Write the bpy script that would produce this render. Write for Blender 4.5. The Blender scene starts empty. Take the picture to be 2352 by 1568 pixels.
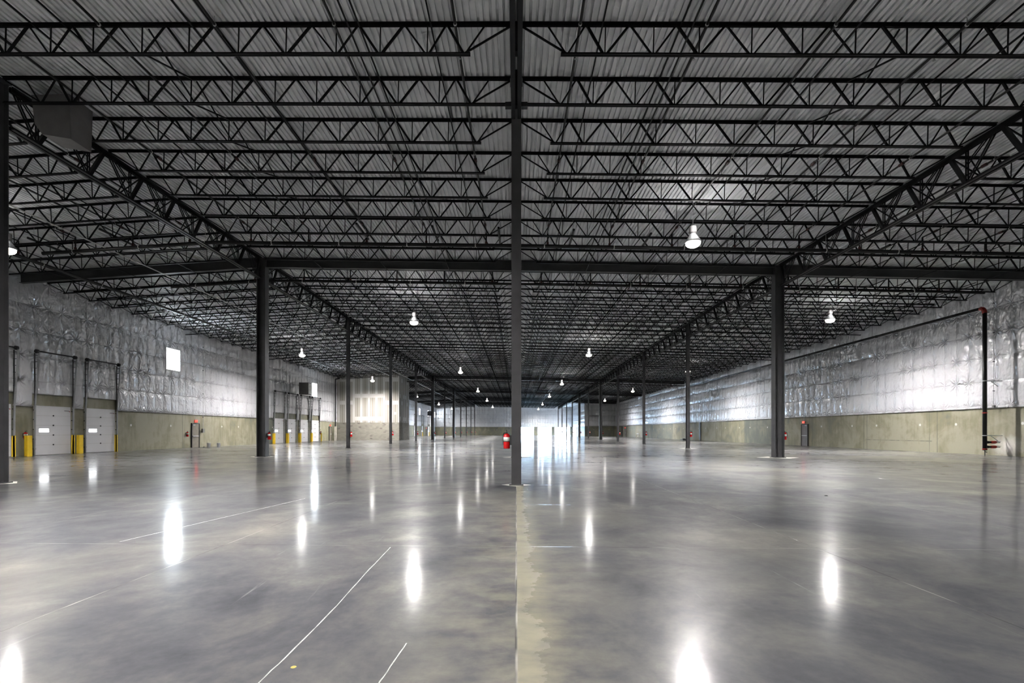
import bpy, math, random
from mathutils import Vector, Matrix
random.seed(7)
C = bpy.context.scene
COL = C.collection
# ------------------------------------------------------------------ camera
cam_d = bpy.data.cameras.new('camera'); cam = bpy.data.objects.new('camera', cam_d); COL.objects.link(cam)
F = 1165.0; YAW = math.atan(.03)
cam.location = (0, 0, 1.45); cam.rotation_euler = (math.pi/2, 0, YAW)
cam_d.sensor_width = 36; cam_d.lens = F/2352*36; cam_d.shift_x = 25/2352; cam_d.shift_y = 206/2352
cam_d.clip_start = .05; cam_d.clip_end = 600
C.camera = cam
# ------------------------------------------------------------------ world, exposure
C.view_settings.view_transform = 'Standard'; C.view_settings.look = 'None'
C.view_settings.gamma = 1; C.view_settings.use_curve_mapping = False
C.view_settings.exposure = 1.4
C.cycles.max_bounces = 4; C.cycles.diffuse_bounces = 3; C.cycles.glossy_bounces = 3; C.cycles.transmission_bounces = 1; C.cycles.adaptive_threshold = .1; C.cycles.use_light_tree = False; C.cycles.adaptive_min_samples = 16
C.cycles.caustics_reflective = False; C.cycles.caustics_refractive = False
W_ = bpy.data.worlds.new('world'); C.world = W_; W_.use_nodes = True
bg = W_.node_tree.nodes['Background']; bg.inputs[0].default_value = (.5, .74, 1, 1); bg.inputs[1].default_value = 30.0
LAMP_W = 3300.0          # watts of each high bay lamp
WINDOW_E = 18.0
# ------------------------------------------------------------------ building grid (metres)
S = 14.67; W = 14.4
XL, XR = -28.8, 28.8; Y0, Y1 = -16.0, 180.0
def Yk(k): return (k-.065)*S
JY = S/8
RZ = [(-28.8, 10.55), (-14.4, 11.32), (0, 11.0), (14.4, 10.62), (28.8, 10.2)]
def roofz(x, y=0):
    x = max(-28.8, min(28.8, x)); z = 0
    for (a, za), (b, zb) in zip(RZ, RZ[1:]):
        if a <= x <= b: z = za+(zb-za)*(x-a)/(b-a); break
    return z-.003*max(0, y-28.4)
# ------------------------------------------------------------------ node helper
class NT:
    def __init__(s, name):
        s.mat = bpy.data.materials.new(name); s.mat.use_nodes = True
        s.t = s.mat.node_tree; s.n = s.t.nodes; s.b = s.n['Principled BSDF']
        s._g = None
    def inp(s, sock, v):
        if v is None: return
        if isinstance(v, bpy.types.NodeSocket): s.t.links.new(v, sock)
        else: sock.default_value = v
    def m(s, op, a, b=None, c=None, clamp=False):
        n = s.n.new('ShaderNodeMath'); n.operation = op; n.use_clamp = clamp
        s.inp(n.inputs[0], a); s.inp(n.inputs[1], b); s.inp(n.inputs[2], c); return n.outputs[0]
    def pos(s):
        if s._g is None:
            g = s.n.new('ShaderNodeNewGeometry'); x = s.n.new('ShaderNodeSeparateXYZ')
            s.t.links.new(g.outputs['Position'], x.inputs[0]); s._g = x.outputs; s._p = g.outputs['Position']
        return s._g
    def xyz(s, x, y, z):
        n = s.n.new('ShaderNodeCombineXYZ'); s.inp(n.inputs[0], x); s.inp(n.inputs[1], y); s.inp(n.inputs[2], z); return n.outputs[0]
    def noise(s, vec=None, scale=1, detail=4, rough=.55, dist=0):
        n = s.n.new('ShaderNodeTexNoise'); s.inp(n.inputs['Vector'], vec)
        n.inputs['Scale'].default_value = scale; n.inputs['Detail'].default_value = detail
        n.inputs['Roughness'].default_value = rough; n.inputs['Distortion'].default_value = dist; return n.outputs[0]
    def white(s, v):
        n = s.n.new('ShaderNodeTexWhiteNoise'); n.noise_dimensions = '1D'; s.inp(n.inputs['W'], v); return n.outputs[0]
    def voro(s, vec, scale):
        n = s.n.new('ShaderNodeTexVoronoi'); s.inp(n.inputs['Vector'], vec); n.inputs['Scale'].default_value = scale; return n.outputs['Distance']
    def ramp(s, v, stops):
        n = s.n.new('ShaderNodeValToRGB'); s.inp(n.inputs[0], v); e = n.color_ramp.elements
        while len(e) < len(stops): e.new(.5)
        for el, (p, c) in zip(e, stops): el.position = p; el.color = (c[0], c[1], c[2], 1) if hasattr(c, '__len__') else (c, c, c, 1)
        return n.outputs[0]
    def mr(s, v, a, b, c=0, d=1):
        n = s.n.new('ShaderNodeMapRange'); s.inp(n.inputs[0], v)
        for i, q in enumerate((a, b, c, d)): n.inputs[i+1].default_value = q
        return n.outputs[0]
    def mix(s, f, a, b, mode='MIX'):
        n = s.n.new('ShaderNodeMix'); n.data_type = 'RGBA'; n.blend_type = mode
        s.inp(n.inputs[0], f)
        for sock, v in ((n.inputs[6], a), (n.inputs[7], b)):
            s.inp(sock, v if isinstance(v, bpy.types.NodeSocket) else (v[0], v[1], v[2], 1))
        return n.outputs[2]
    def bump(s, h, dist=1., strength=1.):
        n = s.n.new('ShaderNodeBump'); n.inputs['Strength'].default_value = strength; n.inputs['Distance'].default_value = dist
        s.inp(n.inputs['Height'], h); s.t.links.new(n.outputs[0], s.b.inputs['Normal']); s.t.links.new(n.outputs[0], s.b.inputs['Coat Normal'])
    def set(s, **k):
        nm = dict(base='Base Color', rough='Roughness', metal='Metallic', spec='Specular IOR Level', coat='Coat Weight', coatr='Coat Roughness', emc='Emission Color', ems='Emission Strength')
        for q, v in k.items():
            if isinstance(v, tuple): v = (v[0], v[1], v[2], 1)
            s.inp(s.b.inputs[nm[q]], v)
        return s.mat
def plain(name, col, rough=.5, metal=0, var=.12, sc=3, spec=.5):
    n = NT(name); g = n.n.new('ShaderNodeTexCoord'); v = n.noise(g.outputs['Object'], sc, 3)
    lo = tuple(c*(1-var) for c in col); hi = tuple(min(1, c*(1+var)) for c in col)
    return n.set(base=n.ramp(v, [(.3, lo), (.7, hi)]), rough=rough, metal=metal, spec=spec)
def emit(name, col, st):
    n = NT(name); return n.set(base=col, emc=col, ems=float(st), rough=.4)
M = {}
M['joist'] = plain('black_joist_paint', (.0035, .0035, .004), .5, spec=.15)
M['girder'] = plain('dark_girder_paint', (.008, .008, .009), .45, spec=.2)
M['column'] = plain('grey_column_paint', (.050, .050, .053), .5, var=.25, sc=1.5, spec=.4)
M['beam'] = plain('grey_beam_paint', (.030, .030, .032), .5, var=.25, sc=1.2)
M['pipe'] = plain('black_pipe_steel', (.006, .006, .006), .4, spec=.35)
M['redpipe'] = plain('red_pipe_fitting', (.30, .02, .01), .4)
M['darkred'] = plain('dark_red_fitting', (.045, .008, .006), .5)
M['galv'] = plain('galvanised_steel', (.42, .43, .44), .4, .6)
M['conduit'] = plain('pale_conduit', (.55, .55, .54), .4, .3)
M['white'] = plain('white_plastic', (.86, .86, .85), .4, var=.04)
M['doorw'] = plain('white_dock_door_paint', (.62, .62, .64), .4, var=.03, sc=1)
M['track'] = plain('track_steel', (.33, .34, .35), .4, .4)
M['dark'] = plain('dark_hardware', (.02, .02, .022), .5)
M['yellow'] = plain('safety_yellow', (.78, .52, .02), .45, var=.08)
M['yellowp'] = plain('dull_yellow_paint', (.38, .30, .06), .5, var=.3, sc=40)
M['red'] = plain('extinguisher_red', (.62, .005, .008), .25, var=.03)
M['label'] = plain('paper_label', (.75, .74, .70), .6)
M['heater'] = plain('heater_casing', (.13, .125, .125), .5)
M['brownd'] = plain('man_door_paint', (.16, .145, .115), .5)
M['scuff'] = plain('pale_scrape', (.40, .40, .39), .5, sc=9, var=.35)
M['patch'] = plain('pale_grout', (.42, .41, .36), .55, sc=2, var=.2)
M['lens'] = emit('lamp_lens', (1, .93, .80), 7)
M['pane'] = emit('daylit_pane', (.86, .94, 1), WINDOW_E)
M['slot'] = emit('door_vision_pane', (.95, .98, 1), 5)
M['exit'] = emit('exit_red', (1, .03, .02), 4)
M['exith'] = plain('exit_sign_housing', (.30, .03, .025), .5)
M['snow'] = plain('outdoor_ground', (.62, .66, .70), .8)
M['brush'] = plain('outdoor_brush', (.05, .07, .05), .9)
# floor -------------------------------------------------------------
def mat_floor():
    n = NT('polished_concrete'); x, y, z = n.pos()
    big = n.noise(n._p, .45, 5, .65, .8); mid = n.noise(n.xyz(n.m('MULTIPLY', x, 1.0), n.m('MULTIPLY', y, .8), 0), 1.6, 6, .65, .4)
    fine = n.noise(n._p, 14, 4, .7)
    v = n.m('ADD', n.m('MULTIPLY', big, .55), n.m('ADD', n.m('MULTIPLY', mid, .35), n.m('MULTIPLY', fine, .10)))
    col = n.ramp(v, [(.37, (.046, .048, .054)), (.46, (.074, .076, .083)), (.54, (.108, .108, .108)), (.64, (.175, .172, .156))])
    # buff areas, stronger around the camera's bay
    tone = n.noise(n._p, .16, 3)
    col = n.mix(n.mr(tone, .5, .68, 0, .35), col, (.30, .285, .22))
    # stripe of unpolished cement on the right of the centre joint
    edge = n.noise(n.xyz(0, y, 3.), 1.3, 5, .7)
    w = n.m('ADD', n.mr(edge, .3, .7, .06, .26), 0)
    d = n.m('ADD', n.m('SUBTRACT', x, w), n.m('MULTIPLY', n.m('SUBTRACT', n.noise(n._p, 6, 5, .7), .5), .25))
    inside = n.m('MULTIPLY', n.mr(d, -.06, .22, 1, 0), n.mr(x, -.004, .0, 0, 1))
    inside = n.m('MULTIPLY', inside, n.mr(y, 13.2, 13.9, 1, 0))
    blot = n.noise(n.xyz(n.m('MULTIPLY', x, 1.4), n.m('MULTIPLY', y, 2.2), 0), 1.6, 5, .6)
    near = n.m('MULTIPLY', n.mr(n.m('ABSOLUTE', x), .1, .95, 1, 0), n.mr(y, 9, 13, 1, 0))
    col = n.mix(n.m('MULTIPLY', near, n.mr(blot, .40, .66, .0, .38)), col, (.30, .285, .21))
    col = n.mix(n.m('MULTIPLY', inside, n.mr(blot, .3, .6, .35, .85)), col, (.245, .232, .172))
    # long pale drag scuffs
    warp = n.m('MULTIPLY', n.noise(n._p, .25, 2), 3.0)
    sx = n.m('ADD', x, n.m('MULTIPLY', y, .06))
    sc = n.noise(n.xyz(n.m('ADD', n.m('MULTIPLY', sx, 7), warp), n.m('MULTIPLY', y, .22), 0), 1.6, 5, .75)
    gate = n.mr(n.noise(n._p, .5, 3), .45, .62, 0, 1)
    col = n.mix(n.m('MULTIPLY', n.m('MULTIPLY', n.mr(sc, .64, .73, 0, .42), gate), 1.), col, (.36, .36, .35))
    # saw joints
    def line(c, off, pitch, hw):
        f = n.m('ABSOLUTE', n.m('SUBTRACT', n.m('FRACT', n.m('ADD', n.m('DIVIDE', n.m('SUBTRACT', c, off), pitch), .5)), .5))
        return n.mr(n.m('MULTIPLY', f, pitch), hw*.5, hw*1.3, 1, 0)
    jy = line(y, 13.72, S/4, .008); jx = line(x, 0, 3.72, .008)
    jn = n.noise(n._p, 1.2, 3)
    jc = n.ramp(jn, [(.42, (.04, .04, .04)), (.60, (.30, .29, .27))])
    col = n.mix(n.m('MULTIPLY', n.m('MAXIMUM', jx, jy), .85), col, jc)
    rough = n.m('ADD', n.mr(mid, .3, .7, .06, .12), n.m('MULTIPLY', n.mr(fine, .3, .7, 0, 1), .05))
    rough = n.m('ADD', rough, n.m('MULTIPLY', inside, .2))
    rough = n.m('ADD', rough, n.m('MULTIPLY', n.mr(sc, .6, .7, 0, .12), gate))
    n.set(base=col, rough=rough, spec=.125)
    h = n.m('ADD', n.m('MULTIPLY', n.noise(n._p, 1.4, 2), .0016), n.m('MULTIPLY', fine, .00012))
    n.bump(n.m('SUBTRACT', h, n.m('MULTIPLY', n.m('MAXIMUM', jx, jy), .002)))
    # the worn half of the polish: the same concrete with a broad soft sheen, mixed in
    b2 = n.n.new('ShaderNodeBsdfPrincipled'); n.t.links.new(col, b2.inputs['Base Color'])
    b2.inputs['Roughness'].default_value = .33; b2.inputs['Specular IOR Level'].default_value = .16
    nl = n.b.inputs['Normal'].links[0].from_socket; n.t.links.new(nl, b2.inputs['Normal'])
    mx = n.n.new('ShaderNodeMixShader'); mx.inputs[0].default_value = .34
    n.t.links.new(n.b.outputs[0], mx.inputs[1]); n.t.links.new(b2.outputs[0], mx.inputs[2])
    n.t.links.new(mx.outputs[0], n.n['Material Output'].inputs['Surface'])
    return n.mat
M['floor'] = mat_floor()
def mat_deck():
    n = NT('corrugated_roof_deck'); x, y, z = n.pos()
    v = n.noise(n.xyz(n.m('MULTIPLY', x, 2.), n.m('MULTIPLY', y, .7), 0), 1.2, 5, .6)
    sheet = n.white(n.m('FLOOR', n.m('DIVIDE', x, .914)))
    col = n.ramp(n.m('ADD', n.m('MULTIPLY', v, .8), n.m('MULTIPLY', sheet, .2)), [(.3, (.66, .67, .69)), (.7, (.84, .85, .87))])
    dot = n.mr(n.voro(n._p, 1.1), .018, .026, 1, 0)
    col = n.mix(n.m('MULTIPLY', dot, .7), col, (.08, .08, .08))
    return n.set(base=col, rough=n.mr(v, .3, .7, .5, .65), metal=0., spec=.35)
M['deck'] = mat_deck()
def mat_conc(axis):
    n = NT('tilt_up_concrete_'+axis); x, y, z = n.pos(); a = y if axis == 'y' else x
    off = 35.6; P = S/2
    q = n.m('DIVIDE', n.m('SUBTRACT', a, off), P); cell = n.m('FLOOR', q); f = n.m('SUBTRACT', q, cell)
    v = n.noise(n._p, .5, 5, .6, .5); v2 = n.noise(n.xyz(n.m('MULTIPLY', x, 3), n.m('MULTIPLY', y, 3), n.m('MULTIPLY', z, .5)), 1.2, 4, .6)
    t = n.m('ADD', n.m('MULTIPLY', v, .7), n.m('ADD', n.m('MULTIPLY', v2, .3), n.m('MULTIPLY', n.m('SUBTRACT', n.white(n.m('ADD', cell, .5)), .5), .28)))
    col = n.ramp(t, [(.33, (.085, .094, .080)), (.45, (.130, .132, .102)), (.56, (.180, .171, .110)), (.68, (.25, .24, .18))])
    df = n.m('MULTIPLY', n.m('SUBTRACT', .5, n.m('ABSOLUTE', n.m('SUBTRACT', f, .5))), P)
    col = n.mix(n.mr(df, .012, .03, .8, 0), col, (.05, .05, .045))
    dx = n.m('SUBTRACT', df, 1.48); dz = n.m('SUBTRACT', z, 1.9)
    r = n.m('SQRT', n.m('ADD', n.m('MULTIPLY', dx, dx), n.m('MULTIPLY', dz, dz)))
    col = n.mix(n.mr(r, .07, .10, .75, 0), col, (.62, .60, .60))
    if axis == 'y':   # pale cement dust round the sprinkler riser's foot
        ey = n.m('SUBTRACT', y, 30.6); ez = n.m('MULTIPLY', n.m('SUBTRACT', z, .55), 1.3)
        rr = n.m('ADD', n.m('SQRT', n.m('ADD', n.m('MULTIPLY', ey, ey), n.m('MULTIPLY', ez, ez))), n.m('MULTIPLY', n.noise(n._p, 3, 4), .7))
        col = n.mix(n.m('MULTIPLY', n.mr(rr, .55, 1.35, .75, 0), n.mr(x, 0, 1, 0, 1)), col, (.62, .61, .58))
        ln = n.m('ABSOLUTE', n.m('SUBTRACT', z, .76)); l2 = n.m('ABSOLUTE', n.m('SUBTRACT', n.m('ABSOLUTE', n.m('SUBTRACT', y, 39.4)), 3.15))
        inn = n.m('MULTIPLY', n.mr(n.m('ABSOLUTE', n.m('SUBTRACT', y, 39.4)), 3.3, 3.4, 1, 0), n.mr(x, 0, 1, 0, 1))
        g = n.m('MULTIPLY', n.m('MAXIMUM', n.mr(ln, .015, .04, 1, 0), n.mr(l2, .015, .04, 1, 0)), inn)
        col = n.mix(n.m('MULTIPLY', g, n.mr(v2, .4, .6, .2, .8)), col, (.07, .07, .06))
    n.bump(n.m('ADD', n.m('MULTIPLY', n.noise(n._p, 9, 4), .002), n.m('MULTIPLY', n.mr(df, .005, .02, 0, 1), .006)))
    return n.set(base=col, rough=.6)
M['concy'] = mat_conc('y'); M['concx'] = mat_conc('x')
U, V, V0 = .92, 1.48, 2.98
def mat_insul(axis):
    n = NT('white_vinyl_insulation_'+axis); x, y, z = n.pos(); a = y if axis == 'y' else x
    wob = n.m('MULTIPLY', n.m('SUBTRACT', n.noise(n.xyz(n.m('MULTIPLY', a, .9), n.m('MULTIPLY', z, .9), 0), 1, 3), .5), .5)
    u = n.m('ADD', n.m('DIVIDE', a, U), n.m('MULTIPLY', wob, .5)); v = n.m('DIVIDE', n.m('SUBTRACT', z, V0), V)
    v = n.m('ADD', v, n.m('MULTIPLY', wob, .06))
    du = n.m('MULTIPLY', n.m('SUBTRACT', u, n.m('ROUND', u)), U); dv = n.m('MULTIPLY', n.m('SUBTRACT', v, n.m('ROUND', v)), V)
    au = n.m('ABSOLUTE', du); av = n.m('ABSOLUTE', dv)
    e = lambda q, s, k: n.m('MULTIPLY', n.m('EXPONENT', n.m('DIVIDE', q, -s)), -k)
    id_ = n.white(n.m('ADD', n.m('MULTIPLY', n.m('ROUND', u), 7.13), n.m('MULTIPLY', n.m('ROUND', v), 3.7)))
    h = n.m('ADD', e(av, .10, .045), n.m('MULTIPLY', e(au, .08, .045), n.m('ADD', id_, .35)))
    r = n.m('SQRT', n.m('ADD', n.m('MULTIPLY', du, du), n.m('MULTIPLY', dv, dv)))
    ang = n.m('ARCTAN2', dv, du)
    ns = n.noise(n._p, 1.8, 2)
    rad = n.m('SINE', n.m('ADD', n.m('MULTIPLY', ang, 9), n.m('MULTIPLY', ns, 16)))
    fall = n.m('MULTIPLY', n.m('EXPONENT', n.m('DIVIDE', r, -.30)), n.m('MULTIPLY', id_, .075))
    h = n.m('ADD', h, n.m('MULTIPLY', rad, fall))
    st = n.noise(n.xyz(n.m('MULTIPLY', a, 3.4), n.m('MULTIPLY', z, .8), 0), 1.0, 1.5, .45, .6)
    h = n.m('ADD', h, n.m('MULTIPLY', st, .05))
    h = n.m('ADD', h, n.m('MULTIPLY', n.noise(n._p, 1.1, 3), .16))
    n.bump(h)
    col = n.ramp(n.noise(n._p, .4, 3), [(.3, (.50, .51, .54)), (.7, (.60, .60, .62))])
    col = n.mix(n.mr(av, .004, .015, .45, 0), col, (.34, .34, .36))
    n.b.inputs['Coat IOR'].default_value = 1.9
    return n.set(base=col, rough=.36, spec=.6, coat=1., coatr=.17)
    
M['insy'] = mat_insul('y'); M['insx'] = mat_insul('x')
def mat_cmu():
    n = NT('grey_block_masonry'); x, y, z = n.pos()
    a = n.m('ADD', x, y); row = n.m('FLOOR', n.m('DIVIDE', z, .2))
    q = n.m('ADD', n.m('DIVIDE', a, .4), n.m('MULTIPLY', row, .5)); cell = n.m('FLOOR', q)
    fz = n.m('ABSOLUTE', n.m('SUBTRACT', n.m('FRACT', n.m('DIVIDE', z, .2)), .5)); fx = n.m('ABSOLUTE', n.m('SUBTRACT', n.m('FRACT', q), .5))
    tone = n.white(n.m('ADD', cell, n.m('MULTIPLY', row, 31.7)))
    col = n.ramp(tone, [(0, (.15, .14, .118)), (.9, (.185, .175, .145)), (1., (.09, .083, .07))])
    col = n.mix(n.m('MAXIMUM', n.mr(fz, .46, .48, 0, .6), n.mr(fx, .48, .49, 0, .4)), col, (.11, .10, .085))
    return n.set(base=col, rough=.8)
M['cmu'] = mat_cmu()
def mat_dry():
    n = NT('taped_drywall'); x, y, z = n.pos(); a = n.m('ADD', x, n.m('MULTIPLY', y, .9))
    # unpainted board showing between the vertical bands of joint compound, broken by horizontal seams
    q = n.m('DIVIDE', a, 1.22); cell = n.m('FLOOR', q); f = n.m('FRACT', q)
    st = n.m('ABSOLUTE', n.m('SUBTRACT', f, .5))
    zz = n.m('ADD', z, n.m('MULTIPLY', n.m('FLOOR', n.m('MULTIPLY', n.white(cell), 2)), 1.1))
    seam = n.m('ABSOLUTE', n.m('SUBTRACT', n.m('FRACT', n.m('DIVIDE', n.m('ADD', zz, .2), 3.66)), .5))
    board = n.m('MULTIPLY', n.mr(st, .30, .36, 1, 0), n.mr(seam, .40, .43, 1, 0))
    screw = n.m('ABSOLUTE', n.m('SUBTRACT', n.m('FRACT', n.m('MULTIPLY', f, 3)), .5))
    board = n.m('MULTIPLY', board, n.mr(screw, .36, .42, 1, .35))
    col = n.mix(board, (.37, .355, .335), (.195, .187, .155))
    return n.set(base=col, rough=.7)
M['dry'] = mat_dry()
# ------------------------------------------------------------------ mesh builder
class MB:
    def __init__(s): s.v = []; s.f = []
    def box(s, x0, x1, y0, y1, z0, z1):
        b = len(s.v); s.v += [(x, y, z) for z in (z0, z1) for y in (y0, y1) for x in (x0, x1)]
        s.f += [(b+a, b+c, b+d, b+e) for a, c, d, e in ((0, 2, 3, 1), (4, 5, 7, 6), (0, 1, 5, 4), (2, 6, 7, 3), (0, 4, 6, 2), (1, 3, 7, 5))]; return s
    def _fr(s, p, q):
        p = Vector(p); q = Vector(q); d = (q-p).normalized()
        up = Vector((0, 1, 0)) if abs(d.y) < .9 else Vector((0, 0, 1))
        a = d.cross(up).normalized(); return p, q, a, a.cross(d).normalized()
    def bar(s, p, q, w, h=None):
        h = h or w; p, q, a, c = s._fr(p, q); b = len(s.v)
        for o in (p, q):
            for i, j in ((-1, -1), (1, -1), (1, 1), (-1, 1)): s.v.append(tuple(o+a*(w/2*i)+c*(h/2*j)))
        s.f += [(b, b+3, b+2, b+1), (b+4, b+5, b+6, b+7)]+[(b+i, b+(i+1) % 4, b+4+(i+1) % 4, b+4+i) for i in range(4)]; return s
    def tube(s, p, q, r, n=8, r2=None):
        r2 = r if r2 is None else r2; p, q, a, c = s._fr(p, q); b = len(s.v)
        for o, R in ((p, r), (q, r2)):
            for i in range(n):
                t = 2*math.pi*i/n; s.v.append(tuple(o+a*(R*math.cos(t))+c*(R*math.sin(t))))
        s.f += [tuple(b+i for i in range(n))[::-1], tuple(b+n+i for i in range(n))]+[(b+i, b+(i+1) % n, b+n+(i+1) % n, b+n+i) for i in range(n)]; return s
    def path(s, pts, r, n=8):
        for p, q in zip(pts, pts[1:]): s.tube(p, q, r, n)
        return s
    def lathe(s, prof, cx=0, cy=0, n=20):
        b = len(s.v)
        for r, z in prof:
            for i in range(n):
                t = 2*math.pi*i/n; s.v.append((cx+r*math.cos(t), cy+r*math.sin(t), z))
        for k in range(len(prof)-1):
            for i in range(n): s.f.append((b+k*n+i, b+k*n+(i+1) % n, b+(k+1)*n+(i+1) % n, b+(k+1)*n+i))
        s.f += [tuple(b+i for i in range(n))[::-1], tuple(b+(len(prof)-1)*n+i for i in range(n))]; return s
    def ell(s, p, q, ox, oz, w, t):   # L angle along x axis from p to q: leg w, thickness t, mirrored by sign of ox
        s.box(p, q, min(ox, ox+math.copysign(w, ox)), max(ox, ox+math.copysign(w, ox)), oz, oz+t); return s
    def add(s, o, mat=None):
        b = len(s.v); s.v += [tuple(mat @ Vector(v)) for v in o.v] if mat else o.v
        s.f += [tuple(b+i for i in f) for f in o.f]; return s
    def mesh(s, name, m, smooth=False):
        me = bpy.data.meshes.new(name); me.from_pydata(s.v, [], s.f); me.materials.append(M[m])
        if smooth: me.polygons.foreach_set('use_smooth', [len(f) < 5 for f in s.f])
        me.update(); return me
    def obj(s, name, m, parent=None, smooth=False): return link(name, s.mesh(name, m, smooth), parent)
def link(name, me, parent=None):
    o = bpy.data.objects.new(name, me); COL.objects.link(o)
    if parent: o.parent = parent
    return o
def tag(o, label=None, cat=None, group=None, kind=None):
    if label: o['label'] = label
    if cat: o['category'] = cat
    if group: o['group'] = group
    if kind: o['kind'] = kind
    return o
def empty(name, loc=(0, 0, 0), rot=(0, 0, 0)):
    o = bpy.data.objects.new(name, None); COL.objects.link(o); o.location = loc; o.rotation_euler = rot; o.empty_display_size = .2; return o
def copy_tree(o, parent=None):
    c = o.copy(); COL.objects.link(c)
    if parent: c.parent = parent
    for ch in list(o.children): copy_tree(ch, c)
    return c
def struct(o): o['kind'] = 'structure'; return o
ORD = ['first', 'second', 'third', 'fourth', 'fifth', 'sixth', 'seventh', 'eighth', 'ninth', 'tenth', 'eleventh', 'twelfth', 'thirteenth', 'fourteenth', 'fifteenth']
# ------------------------------------------------------------------ shell
struct(MB().box(XL-.4, XR+.4, Y0-.4, Y1+.2, -.3, 0).obj('floor', 'floor'))
def deck():
    b = MB(); prof = []
    x = XL-.1; P = .1524
    while x < XR+.1:
        prof += [(x, 0), (x+.090, 0), (x+.096, .055), (x+.146, .055)]; x += P
    ys = [Y0-.2, 0, 28.4, 90, Y1+.2]
    for yy in ys: b.v += [(px, yy, roofz(px, yy)+.004+pz) for px, pz in prof]
    n = len(prof)
    for k in range(len(ys)-1): b.f += [(k*n+i, (k+1)*n+i, (k+1)*n+i+1, k*n+i+1) for i in range(n-1)]
    return b
struct(deck().obj('ceiling', 'deck'))
def insul(b, a0, a1, z0, ztop, place, seams_at, holes):
    """billowed blanket over [a0,a1] x [z0,ztop]; holes = (a0,a1,z0,z1) cut out"""
    al = {a0, a1}; zl = {z0}
    k = math.floor(a0/.23)
    while k*.23 < a1:
        if k*.23 > a0: al.add(round(k*.23, 4))
        k += 1
    for h in holes:
        for q in h[:2]:
            if a0 < q < a1: al.add(q)
        for q in h[2:]:
            if z0 < q < 10: zl.add(q)
    z = z0
    while z < 10.0: zl.add(round(z, 3)); z += .185
    al = sorted(al); zl = sorted(zl)+[11.6]
    def disp(a, z):
        fu = abs((a/U+.5) % 1-.5)*U; fv = abs(((z-V0)/V+.5) % 1-.5)*V
        return .05+.05*min(1, fu/.3)**.6*min(1, fv/.35)**.6
    n = len(zl); base = len(b.v)
    for a in al:
        for z in zl:
            zz = min(z, ztop(a)); d = disp(a, zz) if z < 10.5 else .05
            if z == z0: d = .03
            b.v.append(place(a, zz, d))
    for i in range(len(al)-1):
        for j in range(n-1):
            ca = (al[i]+al[i+1])/2; cz = (zl[j]+zl[j+1])/2
            if any(h[0] < ca < h[1] and h[2] < cz < h[3] for h in holes): continue
            q = base+i*n+j; b.f.append((q, q+n, q+n+1, q+1))
    return b
DOCK = [(25.55, 28.05), (29.35, 31.9), (32.9, 35.5), (59.2, 61.8), (62.75, 65.3), (66.4, 69.2), (70.1, 72.95), (141.5, 144.5), (152.5, 155.5), (163.8, 166.8)]
WIN = [(40.7, 42.5, 6.5, 8.37), (70.4, 72.3, 6.35, 8.3), (148.9, 150.6, 6.3, 8.2), (163.8, 165.5, 6.3, 8.2), (176.4, 178.1, 6.3, 8.2)]
INZ = 2.95
wl = struct(MB().box(XL-.3, XL, Y0, Y1, 0, 11.4).obj('wall_left', 'concy'))
holes = [(a-.1, b+.1, 0, 3.72) for a, b in DOCK]+WIN
b = insul(MB(), Y0, Y1, INZ, lambda y: 11.5, lambda a, z, d: (XL+d, a, z), 0, holes)
tag(b.obj('insulation', 'insy', wl, True), 'shiny quilted white insulation blanket over the concrete', kind='structure')
b = MB()
segs = []; y = Y0
for a, c in [(a-.1, c+.1) for a, c in DOCK]: segs.append((y, a, INZ)); segs.append((a, c, 3.72)); y = c
segs.append((y, Y1, INZ))
for a, c, z in segs: b.tube((XL+.06, a, z), (XL+.06, c, z), .045, 6)
struct(b.obj('insulation_hem', 'insy', wl, True))
wr = struct(MB().box(XR, XR+.3, Y0, Y1, 0, 11.4).obj('wall_right', 'concy'))
b = insul(MB(), Y0, Y1, INZ-.07, lambda y: 11.5, lambda a, z, d: (XR-d, a, z), 0, [])
for f in range(len(b.f)): b.f[f] = b.f[f][::-1]
tag(b.obj('insulation', 'insy', wr, True), 'shiny quilted white insulation blanket over the concrete', kind='structure')
struct(MB().tube((XR-.06, Y0, INZ-.07), (XR-.06, Y1, INZ-.07), .045, 6).obj('insulation_hem', 'insy', wr, True))
# far end wall with dock openings to the daylight
OPEN = [(-.3, 6.2), (7.6, 12.5), (13.6, 19.0)]
b = MB(); x = XL
for a, c in OPEN: b.box(x, a, Y1, Y1+.3, 0, 2.85); x = c
b.box(x, XR, Y1, Y1+.3, 0, 2.85); b.box(XL, XR, Y1, Y1+.3, 2.85, 11.4)
wb = struct(b.obj('wall_back', 'concx'))
b = insul(MB(), XL, XR, INZ, lambda y: 11.5, lambda a, z, d: (a, Y1-d, z), 0, [])
tag(b.obj('insulation', 'insx', wb, True), 'shiny quilted white insulation blanket over the concrete', kind='structure')
wf = struct(MB().box(XL, XR, Y0-.3, Y0, 0, 11.4).obj('wall_front', 'concx'))
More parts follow.
